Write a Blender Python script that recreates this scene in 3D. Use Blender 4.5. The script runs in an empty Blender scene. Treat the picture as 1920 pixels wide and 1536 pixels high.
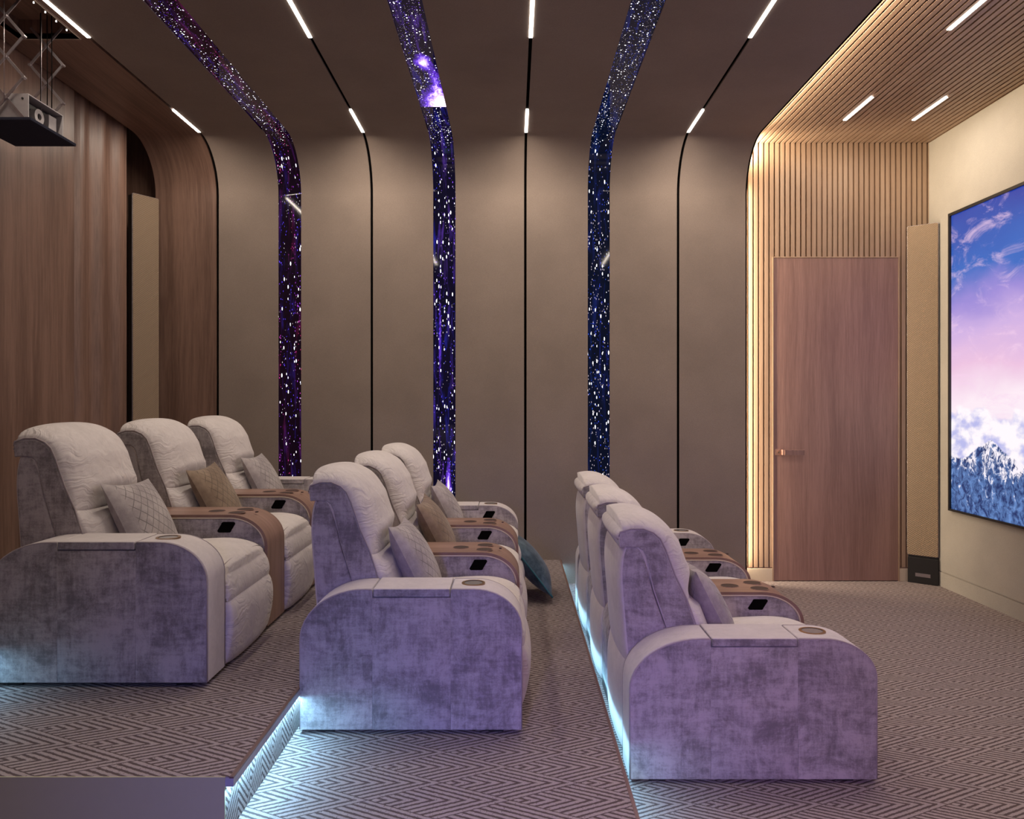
import bpy, math, random
from mathutils import Vector, Matrix
random.seed(7)
C = bpy.context.scene.collection
sc = bpy.context.scene

# ------------------------------------------------------------------ camera
EYE = 1.526; F = 1421.0
cam_d = bpy.data.cameras.new('camera'); cam = bpy.data.objects.new('camera', cam_d); C.objects.link(cam)
cam.location = (0, 0, EYE); cam.rotation_euler = (math.pi/2, 0, 0)
cam_d.sensor_width = 36.0; cam_d.lens = F/1920*36; cam_d.shift_x = -2/1920; cam_d.shift_y = -15/1920
cam_d.clip_start = 0.02
sc.camera = cam
# ------------------------------------------------------------------ world, exposure
w = bpy.data.worlds.new('world'); sc.world = w; w.use_nodes = True
w.node_tree.nodes['Background'].inputs[0].default_value = (0.02, 0.018, 0.022, 1)
w.node_tree.nodes['Background'].inputs[1].default_value = 0.3
vs = sc.view_settings
vs.view_transform = 'Standard'; vs.look = 'None'; vs.gamma = 1; vs.use_curve_mapping = False
vs.exposure = 0.0
sc.cycles.use_denoising = True
sc.cycles.max_bounces = 8; sc.cycles.diffuse_bounces = 5; sc.cycles.glossy_bounces = 3
sc.cycles.sample_clamp_indirect = 4.0
E_STRIP = 13.0      # W for a linear ceiling light of 0.45 m
WARM = (1.0, 0.86, 0.72)

# ------------------------------------------------------------------ room numbers
YF = 6.36; YS = 6.434; ZC = 3.656; ZS = 3.72; RC = 0.40
XE = 1.955; XW = -2.48; XR = -3.0; XSC = 3.53; YN = -0.45
P1 = 0.1975; P2 = 0.385; P3 = 0.5725
X1 = 0.404; X2 = -0.849; X3 = -2.10; YP = 2.303

# ------------------------------------------------------------------ lamps that fill a room (area lights)
def area(name, loc, rot, sx, sy, power, col, parent=None, spread=180):
    l = bpy.data.lights.new(name, 'AREA'); l.shape = 'RECTANGLE'; l.size = sx; l.size_y = sy
    l.energy = power; l.color = col; l.spread = math.radians(spread)
    o = bpy.data.objects.new(name, l); C.objects.link(o); o.location = loc; o.rotation_euler = rot
    if parent: o.parent = parent
    return o
# added violet fill lamps, unseen behind the camera, to tint the chair panels
for sx_, pw_, cl_, yaw_ in ((-1.87, .6, (.42,.34,1.0), 0), (-.57, 10.5, (.23,.23,1.0), -6), (.72, 6.8, (.76,.42,1.0), -5)):
    area('star_strip_glow', (sx_, YN+.05, 1.35), (math.radians(90-26), 0, math.radians(yaw_)), .19, 1.0, pw_, cl_, spread=58)

# ------------------------------------------------------------------ node helper
class NT:
    def __init__(s, name):
        s.m = bpy.data.materials.new(name); s.m.use_nodes = True
        s.t = s.m.node_tree; s.n = s.t.nodes; s.l = s.t.links
        s.b = s.n['Principled BSDF']
    def set(s, sock, v):
        if isinstance(v, bpy.types.NodeSocket): s.l.new(v, sock)
        elif isinstance(v, (tuple, list)) and len(v) == 3 and sock.type == 'RGBA': sock.default_value = (*v, 1)
        else: sock.default_value = v
    def mth(s, op, a, b=None, c=None, clamp=False):
        n = s.n.new('ShaderNodeMath'); n.operation = op; n.use_clamp = clamp
        s.set(n.inputs[0], a)
        if b is not None: s.set(n.inputs[1], b)
        if c is not None: s.set(n.inputs[2], c)
        return n.outputs[0]
    def mix(s, f, a, b, mode='MIX'):
        n = s.n.new('ShaderNodeMix'); n.data_type = 'RGBA'; n.blend_type = mode
        s.set(n.inputs[0], f); s.set(n.inputs[6], a); s.set(n.inputs[7], b)
        return n.outputs[2]
    def rng(s, v, a, b, c=0.0, d=1.0, kind='LINEAR'):
        n = s.n.new('ShaderNodeMapRange'); n.interpolation_type = kind
        for i, x in enumerate((v, a, b, c, d)): s.set(n.inputs[i], x)
        return n.outputs[0]
    def noise(s, vec, scale, detail=3, rough=.5, dist=0, out=0):
        n = s.n.new('ShaderNodeTexNoise'); s.set(n.inputs['Vector'], vec)
        s.set(n.inputs['Scale'], scale); n.inputs['Detail'].default_value = detail
        n.inputs['Roughness'].default_value = rough; n.inputs['Distortion'].default_value = dist
        return n.outputs[out]
    def vor(s, vec, scale, rnd=1.0):
        n = s.n.new('ShaderNodeTexVoronoi'); s.set(n.inputs['Vector'], vec); n.inputs['Scale'].default_value = scale
        n.inputs['Randomness'].default_value = rnd
        return n
    def map(s, vec, scale=(1,1,1), loc=(0,0,0), rot=(0,0,0)):
        n = s.n.new('ShaderNodeMapping'); s.set(n.inputs[0], vec)
        n.inputs['Location'].default_value = loc; n.inputs['Scale'].default_value = scale; n.inputs['Rotation'].default_value = rot
        return n.outputs[0]
    def sep(s, v):
        n = s.n.new('ShaderNodeSeparateXYZ'); s.set(n.inputs[0], v); return n.outputs
    def comb(s, x, y, z=0.0):
        n = s.n.new('ShaderNodeCombineXYZ'); s.set(n.inputs[0], x); s.set(n.inputs[1], y); s.set(n.inputs[2], z); return n.outputs[0]
    def obj(s): return s.n.new('ShaderNodeTexCoord').outputs['Object']
    def uv(s): return s.n.new('ShaderNodeTexCoord').outputs['UV']
    def island(s):
        return s.n.new('ShaderNodeNewGeometry').outputs['Random Per Island']
    def bump(s, h, strength=.3, dist=.01, nrm=None):
        n = s.n.new('ShaderNodeBump'); s.set(n.inputs['Height'], h); n.inputs['Strength'].default_value = strength
        n.inputs['Distance'].default_value = dist
        if nrm is not None: s.l.new(nrm, n.inputs['Normal'])
        return n.outputs[0]
    def out(s, col=None, rough=None, metal=None, nrm=None, emis=None, estr=None, spec=None, sheen=None, coat=None):
        b = s.b
        if col is not None: s.set(b.inputs['Base Color'], col)
        if rough is not None: s.set(b.inputs['Roughness'], rough)
        if metal is not None: s.set(b.inputs['Metallic'], metal)
        if nrm is not None: s.set(b.inputs['Normal'], nrm)
        if emis is not None: s.set(b.inputs['Emission Color'], emis)
        if estr is not None: s.set(b.inputs['Emission Strength'], estr)
        if spec is not None: s.set(b.inputs['Specular IOR Level'], spec)
        if sheen is not None:
            s.set(b.inputs['Sheen Weight'], sheen); b.inputs['Sheen Roughness'].default_value = .4
        if coat is not None: s.set(b.inputs['Coat Weight'], coat)
        return s.m

def plain(name, col, rough=.6, metal=0, spec=None, amount=.06):
    t = NT(name); v = t.noise(t.obj(), 40, 3)
    c = t.mix(t.rng(v, .3, .7), tuple(x*(1-amount) for x in col), tuple(min(1, x*(1+amount)) for x in col))
    return t.out(c, rough, metal, spec=spec)
def glow(name, col, strength):
    t = NT(name); return t.out((0,0,0), .5, emis=col, estr=strength)

def wood(name, c1, c2, rough=.45, fine=1.0, bmp=.12, big_w=.45):
    t = NT(name); uv = t.uv()
    warp = t.noise(t.map(uv, (2.2, .5, 1)), 1, 2)
    uvw = t.n.new('ShaderNodeVectorMath'); uvw.operation = 'ADD'; t.l.new(uv, uvw.inputs[0])
    t.l.new(t.comb(t.mth('MULTIPLY', warp, .16), 0.0), uvw.inputs[1]); uvw = uvw.outputs[0]
    big = t.noise(t.map(uvw, (7, .45, 1)), 1, 3, .55, .4)
    mid = t.noise(t.map(uvw, (38, 1.1, 1)), 1, 4, .6)
    fin = t.noise(t.map(uv, (190*fine, 5, 1)), 1, 4, .65)
    pore = t.rng(t.noise(t.map(uv, (420*fine, 14, 1)), 1, 2, .5), .62, .75)
    s = t.mth('ADD', t.mth('MULTIPLY', big, big_w), t.mth('ADD', t.mth('MULTIPLY', mid, .35), t.mth('MULTIPLY', fin, .35)))
    c = t.mix(t.rng(s, .5*(big_w+.7)-.13, .5*(big_w+.7)+.13, 0, 1, 'SMOOTHSTEP'), c1, c2)
    c = t.mix(t.mth('MULTIPLY', pore, .3), c, tuple(x*.5 for x in c1))
    return t.out(c, rough, nrm=t.bump(fin, bmp, .002) if bmp else None)

def fabric(name, col, bump=.25):
    t = NT(name); o = t.obj()
    big = t.noise(o, 1.6, 4, .6)
    fine = t.noise(o, 260, 2, .7)
    hz = t.noise(t.map(o, (40, 40, 260)), 1, 2, .6)
    c = t.mix(t.rng(big, .3, .7), tuple(x*.88 for x in col), tuple(x*1.1 for x in col))
    c = t.mix(t.mth('MULTIPLY', t.rng(fine, .3, .7), .45), c, tuple(x*.6 for x in col))
    h = t.mth('ADD', fine, t.mth('MULTIPLY', hz, .4))
    return t.out(c, .95, nrm=t.bump(h, bump, .003), spec=.1)

def velvet(name, lo, hi, mottle=1.0, wrinkle=0.0):
    t = NT(name); o = t.obj(); isl = t.island()
    off = t.n.new('ShaderNodeVectorMath'); off.operation = 'ADD'; t.l.new(o, off.inputs[0])
    oi = t.n.new('ShaderNodeObjectInfo').outputs['Random']
    k = t.mth('ADD', t.mth('MULTIPLY', isl, 17.0), t.mth('MULTIPLY', oi, 31.0))
    t.l.new(t.comb(k, t.mth('MULTIPLY', k, .7), t.mth('MULTIPLY', k, 1.3)), off.inputs[1]); p = off.outputs[0]
    a = t.noise(p, 6.5, 7, .75, .35)
    v = t.noise(t.map(p, (60, 40, 9)), 1, 4, .7)
    h = t.noise(t.map(p, (9, 40, 60)), 1, 4, .7)
    f = t.noise(p, 150, 2, .6)
    s = t.mth('ADD', t.mth('MULTIPLY', a, .9), t.mth('ADD', t.mth('MULTIPLY', v, .32), t.mth('ADD', t.mth('MULTIPLY', h, .26), t.mth('MULTIPLY', f, .14))))
    s = t.mth('ADD', s, t.mth('MULTIPLY', t.mth('SUBTRACT', isl, .5), .06))
    fac = t.rng(s, .81-.14/mottle, .81+.14/mottle, 0, 1, 'SMOOTHSTEP')
    c = t.mix(fac, lo, hi)
    hh = t.mth('MULTIPLY', f, .12)
    n = t.bump(hh, .5, .003)
    if wrinkle:
        u, v, _ = t.sep(t.uv())                                  # u -1..1 across the seat, v metres along the cushion
        au = t.mth('ABSOLUTE', u)
        edge = t.rng(au, .25, 1.0, .12, 1, 'SMOOTHSTEP')
        wob = t.noise(t.comb(t.mth('MULTIPLY', u, 2.2), t.mth('MULTIPLY', v, 6)), 1, 2, .5)
        pl = t.noise(t.comb(t.mth('MULTIPLY', u, 1.5), t.mth('ADD', t.mth('MULTIPLY', v, 52), t.mth('MULTIPLY', wob, 9)), k), 1, 2, .5)
        soft = t.noise(t.comb(t.mth('MULTIPLY', u, 1.2), t.mth('ADD', t.mth('MULTIPLY', v, 9), t.mth('MULTIPLY', wob, 5)), k), 1, 3, .5)
        n = t.bump(t.mth('ADD', t.mth('MULTIPLY', t.mth('MULTIPLY', pl, edge), 1.0), t.mth('MULTIPLY', soft, .9)), wrinkle, .022, n)
    return t.out(c, .88, nrm=n, spec=.15, sheen=.22)

def carpet(name):
    t = NT(name); uv = t.uv()
    wob = t.noise(uv, 75, 2, .6, 0, 1)
    ad = t.n.new('ShaderNodeVectorMath'); ad.operation = 'MULTIPLY_ADD'
    t.l.new(wob, ad.inputs[0]); ad.inputs[1].default_value = (.009, .0075, 0); t.l.new(uv, ad.inputs[2])
    x, y, _ = t.sep(ad.outputs[0])
    a, b, N = .237, .115, 9.0
    xa = t.mth('DIVIDE', x, a*2); yb = t.mth('DIVIDE', y, b*2)
    p = t.mth('FRACT', t.mth('ADD', t.mth('ADD', xa, yb), 100)); q = t.mth('FRACT', t.mth('ADD', t.mth('SUBTRACT', xa, yb), 100))
    c = t.mth('MAXIMUM', p, q)
    st = t.mth('FRACT', t.mth('MULTIPLY', c, N))
    d = t.mth('ABSOLUTE', t.mth('SUBTRACT', st, .5))
    line = t.rng(d, .25, .33, 0, 1)
    # short ticks between lines
    x2, y2, _ = t.sep(uv)
    vb = t.vor(t.map(uv, (75, 150, 1)), 1)
    tick = t.mth('MULTIPLY', t.rng(t.noise(t.map(uv, (230, 60, 1)), 1, 1), .66, .70), .8)
    m = t.mth('MAXIMUM', line, tick)
    tuft = t.noise(uv, 420, 2, .7)
    c1 = t.mix(t.rng(tuft, .3, .7), (.285,.235,.225), (.42,.355,.335))
    c2 = t.mix(t.rng(tuft, .3, .7), (.085,.062,.060), (.13,.098,.092))
    col = t.mix(m, c1, c2)
    hh = t.mth('ADD', t.mth('MULTIPLY', m, -.8), t.mth('MULTIPLY', tuft, .6))
    return t.out(col, .95, nrm=t.bump(hh, .4, .004), spec=.1)

M = {}
M['fabric'] = fabric('wall_fabric', (.295, .235, .195))
M['wood'] = wood('walnut_veneer', (.125, .070, .050), (.235, .140, .103))
M['slat'] = wood('slat_oak', (.33, .215, .14), (.43, .30, .205), bmp=0)
M['door'] = wood('door_veneer', (.22, .122, .098), (.34, .198, .160), big_w=.3)
M['armwood'] = wood('console_veneer', (.20, .115, .088), (.34, .21, .165), .38)
M['backing'] = plain('slat_backing', (.05, .028, .018), .8)
M['cream'] = fabric('cream_paint', (.455, .42, .365), .05)
M['base'] = plain('skirting_paint', (.58, .49, .37), .5, amount=.02)
M['black'] = plain('black_channel', (.004, .0035, .0035), 1, spec=0)
M['matblack'] = plain('black_lacquer', (.012, .011, .011), .4)
M['mauve'] = plain('platform_end_paint', (.44, .41, .24), .9, amount=.01)
M['carpet'] = carpet('carpet')
M['nosing'] = wood('nosing_wood', (.13, .075, .065), (.22, .135, .11), .4)
M['nosemetal'] = plain('nosing_metal', (.42,.40,.46), .5, .3)
M['vel'] = velvet('velvet_panel', (.19, .168, .172), (.45, .405, .405), .85)
M['velc'] = velvet('velvet_cushion', (.56, .51, .49), (.66, .605, .58), .6, .5)
M['veltop'] = velvet('velvet_arm_top', (.50, .455, .44), (.62, .565, .545), .5)
M['pipe'] = plain('piping', (.36, .31, .31), .8)
M['brass'] = plain('brass_ring', (.45, .30, .18), .3, 1)
M['glass'] = plain('cup_disc', (.42, .42, .42), .12, .6)
M['hole'] = plain('cup_hole', (.04, .018, .014), .6)
M['lightbar'] = glow('light_bar', (1, .95, .88), 9)
M['led'] = glow('led_tape', (.55, .85, 1), 3)
M['ledwarm'] = glow('led_tape_warm', (1, .8, .55), 5)
M['metal'] = plain('anodised_metal', (.34, .30, .31), .35, .8)
M['whitemetal'] = plain('projector_shell', (.36, .33, .33), .4, .2)
M['navy'] = fabric('navy_cover', (.035, .036, .055))
M['grille'] = None

def grille():
    t = NT('speaker_grille'); u, v, _ = t.sep(t.uv())
    s = t.mth('MULTIPLY', t.mth('SINE', t.mth('MULTIPLY', u, 520)), t.mth('SINE', t.mth('MULTIPLY', t.mth('ADD', v, t.mth('MULTIPLY', u, .6)), 380)))
    c = t.mix(t.rng(s, -.6, .6), (.235,.165,.105), (.34,.25,.165))
    return t.out(c, .8, nrm=t.bump(s, .5, .003))
M['grille'] = grille()

def pillow_mat(name, lo, hi, quilt=True, arc=False):
    t = NT(name); uv = t.uv(); u, v, _ = t.sep(uv)
    n = t.noise(t.obj(), 9, 5, .7); f = t.noise(t.obj(), 220, 2)
    c = t.mix(t.rng(n, .38, .62), lo, hi)
    h = t.mth('MULTIPLY', f, .15)
    if quilt:
        vv = t.mth('SUBTRACT', v, t.mth('MULTIPLY', t.mth('MULTIPLY', u, u), .35)) if arc else v
        a = t.mth('ABSOLUTE', t.mth('SUBTRACT', t.mth('FRACT', t.mth('MULTIPLY', t.mth('ADD', u, vv), 7.0)), .5))
        b = t.mth('ABSOLUTE', t.mth('SUBTRACT', t.mth('FRACT', t.mth('ADD', t.mth('MULTIPLY', t.mth('SUBTRACT', u, vv), 7.0), 20)), .5))
        line = t.rng(t.mth('MINIMUM', a, b), 0, .07, 1, 0)
        mask = t.rng(u, .10, .14)
        line = t.mth('MULTIPLY', line, mask)
        c = t.mix(t.mth('MULTIPLY', line, .75), c, tuple(x*.3 for x in lo))
        h = t.mth('SUBTRACT', h, line)
    return t.out(c, .85, nrm=t.bump(h, .5, .004), sheen=.2, spec=.15)
M['pil_grey'] = pillow_mat('pillow_grey', (.30,.265,.265), (.44,.395,.385), True, True)
M['pil_brown'] = pillow_mat('pillow_brown', (.19,.135,.095), (.28,.21,.15))
M['pil_teal'] = pillow_mat('pillow_teal', (.035,.06,.085), (.10,.15,.19), False)
M['tealpipe'] = plain('teal_piping', (.02,.13,.16), .5)

# ------------------------------------------------------------------ star strips
def star_mat(idx):
    t = NT('star_strip_%d' % idx); u, v, _ = t.sep(t.uv())          # u 0..1 across, v metres along the path
    VB = 3.68                                                       # path length where stars turn small and round
    onwall = t.mth('LESS_THAN', v, VB)
    um = t.mth('MULTIPLY', u, .19)
    def stars(su, svw, svc, seed, keep, r0, r1):
        sv = t.mth('ADD', t.mth('MULTIPLY', onwall, svw), t.mth('MULTIPLY', t.mth('SUBTRACT', 1.0, onwall), svc))
        P = t.comb(t.mth('MULTIPLY', um, su), t.mth('MULTIPLY', v, sv), float(seed))
        vo = t.vor(P, 1.0)
        r, g, b = t.sep(vo.outputs['Color'])
        rad = t.rng(g, 0, 1, r0, r1)
        core = t.mth('LESS_THAN', vo.outputs['Distance'], rad)
        soft = t.rng(vo.outputs['Distance'], 0, t.mth('MULTIPLY', rad, 2.0), 1, 0)
        on = t.mth('GREATER_THAN', r, keep)
        return t.mth('MULTIPLY', core, on), t.mth('MULTIPLY', soft, on), b
    dens = t.noise(t.comb(t.mth('MULTIPLY', um, 8), t.mth('MULTIPLY', v, 1.4), idx*7.3), 1, 3, .6)
    s1, g1, h1 = stars(60, 16, 52, 1+idx*3.1, .60, .13, .27)
    s2, g2, h2 = stars(95, 30, 84, 2+idx*5.7, .62, .11, .24)
    s3, g3, h3 = stars(120, 36, 110, 3+idx*2.9, t.rng(dens, .35, .65, 1.0, .45), .12, .28)
    tint = [((.8,.05,.25), (.12,.06,.9)), ((.28,.10,1.0), (.06,.06,1.0)), ((.05,.08,.8), (.03,.10,.7))][idx]
    wide = t.noise(t.comb(t.mth('MULTIPLY', um, 12), t.mth('MULTIPLY', v, .8), idx*3.0), 1, 2)
    tc = t.mix(t.rng(wide, *((.47, .62) if idx == 0 else (.42, .58))), tint[1], tint[0])
    white = t.mix(t.mth('MULTIPLY', h1, .5), (1,.97,1), (.65,.7,1))
    bg = [(.006,.001,.006), (.003,.002,.016), (.0008,.0035,.016)][idx]
    cloud = t.rng(t.noise(t.comb(t.mth('MULTIPLY', um, 26), t.mth('MULTIPLY', v, 2.6), idx*11.0), 1, 4, .65, .5), .52, .85)
    col = t.mix(t.mth('MULTIPLY', cloud, [.25,.5,.25][idx]), bg, tc)
    small = t.mth('MULTIPLY', s2, t.rng(dens, .3, .55))
    e = t.mix(t.mth('MINIMUM', small, 1.0), col, tc)
    e = t.mix(s3, e, t.mix(t.mth('GREATER_THAN', h3, .6), tc, (1,.85,1)))
    e = t.mix(s1, e, white)
    st = t.mth('ADD', .8, t.mth('ADD', t.mth('MULTIPLY', s1, 2.2), t.mth('MULTIPLY', small, .9)))
    if idx == 1:
        # nebula on the ceiling part with a hard tile edge, and a flame on the wall
        v0 = YF-5.31 + (ZC-P1) - RC - RC + RC*math.pi/2          # path length at Y=5.31
        def blob(cu, cv, ru, rv, pw=1.0):
            du = t.mth('DIVIDE', t.mth('SUBTRACT', u, cu), ru); dv = t.mth('DIVIDE', t.mth('SUBTRACT', v, cv), rv)
            r2 = t.mth('ADD', t.mth('MULTIPLY', du, du), t.mth('MULTIPLY', dv, dv))
            return t.rng(t.mth('SQRT', r2), 0, 1, pw, 0)
        nz = t.noise(t.comb(t.mth('MULTIPLY', um, 30), t.mth('MULTIPLY', v, 14), 4.0), 1, 6, .75, 1.2)
        neb = t.mth('ADD', blob(.85, v0, .9, .42, 1.5), t.mth('ADD', blob(.55, v0+.72, .35, .14, 1.1), blob(.8, v0+.45, .25, .3, .6)))
        neb = t.mth('MULTIPLY', neb, t.mth('GREATER_THAN', v, v0))
        flame = t.mth('ADD', blob(.68, .70, .16, .38, 1.2), blob(.82, .32, .14, .35, 1.0))
        streak = blob(.3, 2.05, .07, .5, .5)
        neb = t.mth('ADD', neb, t.mth('ADD', flame, streak))
        k = t.mth('ADD', neb, t.mth('MULTIPLY', t.mth('SUBTRACT', nz, .5), 1.6))
        k = t.mth('MULTIPLY', k, t.mth('GREATER_THAN', neb, .02))
        e = t.mix(t.rng(k, .05, .55), e, (.20,.06,1.0))
        e = t.mix(t.rng(k, .5, 1.0), e, (1.0,.75,1.0))
        st = t.mth('ADD', st, t.rng(k, .4, 1.1, 0, 1.6))
    return t.out((.004,  .004,.005), .045, emis=e, estr=t.mth('MULTIPLY', st, 1.0), spec=.22)

# ------------------------------------------------------------------ mesh helpers
def mesh_obj(name, V, Fc, m, parent=None, UV=None, smooth=False, loc=None):
    me = bpy.data.meshes.new(name); me.from_pydata([tuple(v) for v in V], [], Fc); me.update()
    if UV is not None:
        l = me.uv_layers.new(name='UVMap')
        if callable(UV):
            for p in me.polygons:
                for li in p.loop_indices:
                    l.data[li].uv = UV(me.vertices[me.loops[li].vertex_index].co, p.normal)
        else:
            for lp in me.loops: l.data[lp.index].uv = UV[lp.vertex_index]
    if smooth: me.shade_smooth()
    me.materials.append(M[m] if isinstance(m, str) else m)
    o = bpy.data.objects.new(name, me); C.objects.link(o)
    if parent: o.parent = parent
    if loc: o.location = loc
    return o
def uv_box(co, n):                       # grain runs up (or along y on horizontal faces)
    a = [abs(x) for x in n]
    if a[2] >= a[0] and a[2] >= a[1]: return (co.x, co.y)
    if a[1] >= a[0]: return (co.x, co.z)
    return (co.y, co.z)
def uv_along_x(co, n):
    a = [abs(x) for x in n]
    if a[2] >= a[0] and a[2] >= a[1]: return (co.y, co.x)
    if a[1] >= a[0]: return (co.z, co.x)
    return (co.y, co.z)
def uv_floor(co, n):
    a = [abs(x) for x in n]
    if a[2] >= .5: return (co.x, co.y)
    if a[0] >= .5: return (co.z*1.9, co.y)
    return (co.x, co.z)
def boxes(name, L, m, parent=None, uv=uv_box, bevel=0, smooth=False, loc=None):
    V = []; Fc = []
    for (x0,x1,y0,y1,z0,z1) in L:
        k = len(V)
        V += [(x0,y0,z0),(x1,y0,z0),(x1,y1,z0),(x0,y1,z0),(x0,y0,z1),(x1,y0,z1),(x1,y1,z1),(x0,y1,z1)]
        Fc += [tuple(k+i for i in f) for f in ((0,3,2,1),(4,5,6,7),(0,1,5,4),(1,2,6,5),(2,3,7,6),(3,0,4,7))]
    o = mesh_obj(name, V, Fc, m, parent, uv, loc=loc)
    if bevel:
        b = o.modifiers.new('bevel', 'BEVEL'); b.width = bevel; b.segments = 3; b.limit_method = 'ANGLE'
        o.data.shade_smooth()
        o.modifiers.new('wn', 'WEIGHTED_NORMAL').keep_sharp = True
    return o
def tube(name, pts, r, m, parent=None, seg=6, closed=False):
    V = []; Fc = []; n = len(pts); pts = [Vector(p) for p in pts]; up = Vector((0,0,1)); last = None
    for i, p in enumerate(pts):
        a = pts[(i-1) % n] if closed or i > 0 else pts[i]; b = pts[(i+1) % n] if closed or i < n-1 else pts[i]
        d = (b-a).normalized()
        s = d.cross(Vector((0,1,0)))
        if s.length < .1: s = d.cross(up)
        s.normalize(); u = s.cross(d).normalized()
        if last is not None and u.dot(last) < 0: u = -u; s = -s
        last = u
        for k in range(seg):
            an = 2*math.pi*k/seg; V.append(p + s*math.cos(an)*r + u*math.sin(an)*r)
    for i in range(n if closed else n-1):
        j = (i+1) % n
        for k in range(seg): Fc.append((i*seg+k, i*seg+(k+1) % seg, j*seg+(k+1) % seg, j*seg+k))
    if not closed: Fc += [tuple(range(seg))[::-1], tuple((n-1)*seg+k for k in range(seg))]
    return mesh_obj(name, V, Fc, m, parent, smooth=True)
def bar(a, b, wid, th, V, Fc):           # flat bar between two points in the x-z plane, thickness along y
    a = Vector(a); b = Vector(b); d = (b-a).normalized(); s = Vector((-d.z, 0, d.x))*wid/2; t = Vector((0, th/2, 0)); k = len(V)
    V += [a-s-t, b-s-t, b+s-t, a+s-t, a-s+t, b-s+t, b+s+t, a+s+t]
    Fc += [tuple(k+i for i in f) for f in ((0,3,2,1),(4,5,6,7),(0,1,5,4),(1,2,6,5),(2,3,7,6),(3,0,4,7))]
def disc(name, c, r, m, parent, z0, z1, inner=0.0, seg=32):
    V = []; Fc = []
    for (rr, z) in ((r, z0), (r, z1), (inner, z1)):
        for k in range(seg):
            a = 2*math.pi*k/seg; V.append((c[0]+rr*math.cos(a), c[1]+rr*math.sin(a), z))
    for i in range(2):
        for k in range(seg): Fc.append((i*seg+k, i*seg+(k+1) % seg, (i+1)*seg+(k+1) % seg, (i+1)*seg+k))
    if inner == 0: pass
    return mesh_obj(name, V, Fc, m, parent, uv_box)
def smooth_poly(P, n=64, corner=None):
    """closed Catmull-Rom resampled polygon"""
    k = len(P); out = []
    for i in range(k):
        p0, p1, p2, p3 = (Vector((*P[(i+j-1) % k], 0)) for j in range(4))
        m = max(2, n//k)
        for q in range(m):
            t = q/m
            v = .5*((2*p1) + (-p0+p2)*t + (2*p0-5*p1+4*p2-p3)*t*t + (-p0+3*p1-3*p2+p3)*t**3)
            out.append((v.x, v.y))
    return out
def area2(P): return sum(P[i-1][0]*P[i][1]-P[i][0]*P[i-1][1] for i in range(len(P)))
def prism(name, P, y0, y1, m, parent=None, r=.012, bulge=None, ny=14, uv=uv_along_x, power=2.4, ex=.6, smooth=True, parts=None, mrear=None):
    """side profile P (x,z) swept from y0 to y1, ends rounded by r; bulge(x,z) = how far the middle swells outwards"""
    lists = parts if parts else [(P, y0, y1)]
    V = []; Fc = []; UVL = []
    for (P, y0, y1) in lists:
        if area2(P) < 0: P = P[::-1]
        n = len(P); N = []
        for i in range(n):
            a = P[i-1]; b = P[(i+1) % n]; d = Vector((b[1]-a[1], -(b[0]-a[0])))
            N.append(d.normalized() if d.length else Vector((0,0)))
        S = [0]
        for i in range(1, n): S.append(S[-1]+math.dist(P[i], P[i-1]))
        ts = []
        for k in range(4): an = math.pi/2*k/3; ts.append((y0+r*(1-math.cos(an)), r*(1-math.sin(an))))
        for k in range(1, ny): ts.append((y0+r+(y1-y0-2*r)*k/ny, 0))
        for k in range(4): an = math.pi/2*(1-k/3); ts.append((y1-r*(1-math.cos(an)), r*(1-math.sin(an))))
        base = len(V)
        for (y, ins) in ts:
            t = abs((y-(y0+y1)/2)/((y1-y0)/2)); g = max(0, 1-t**power)**ex
            for i in range(n):
                bl = bulge(*P[i])*g if bulge else 0
                V.append((P[i][0]+N[i][0]*(bl-ins), y, P[i][1]+N[i][1]*(bl-ins))); UVL.append(((y-(y0+y1)/2)/((y1-y0)/2), S[i]))
        L = len(ts)
        for j in range(L-1):
            for i in range(n):
                a = base+j*n+i; b = base+j*n+(i+1) % n; Fc.append((a, a+n, b+n, b))
        Fc.append(tuple(base+i for i in range(n))); Fc.append(tuple(base+(L-1)*n+i for i in range(n))[::-1])
    o = mesh_obj(name, V, Fc, m, parent, UVL if m == 'velc' else uv, smooth=smooth)
    if mrear:
        o.data.materials.append(M[mrear])
        for p in o.data.polygons:
            if p.normal.x < -.45: p.material_index = 1
    if smooth:
        # keep the flat end caps crisp
        for p in o.data.polygons:
            if len(p.vertices) > 4: p.use_smooth = False
    return o
def struct(o, **k):
    o['kind'] = 'structure'; return o
def tag(o, label, cat, group=None):
    o['label'] = label; o['category'] = cat
    if group: o['group'] = group
    return o
def thing(name, label, cat, loc=(0,0,0), group=None):
    o = bpy.data.objects.new(name, None); o.empty_display_size = .1; C.objects.link(o); o.location = loc
    return tag(o, label, cat, group)

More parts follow.
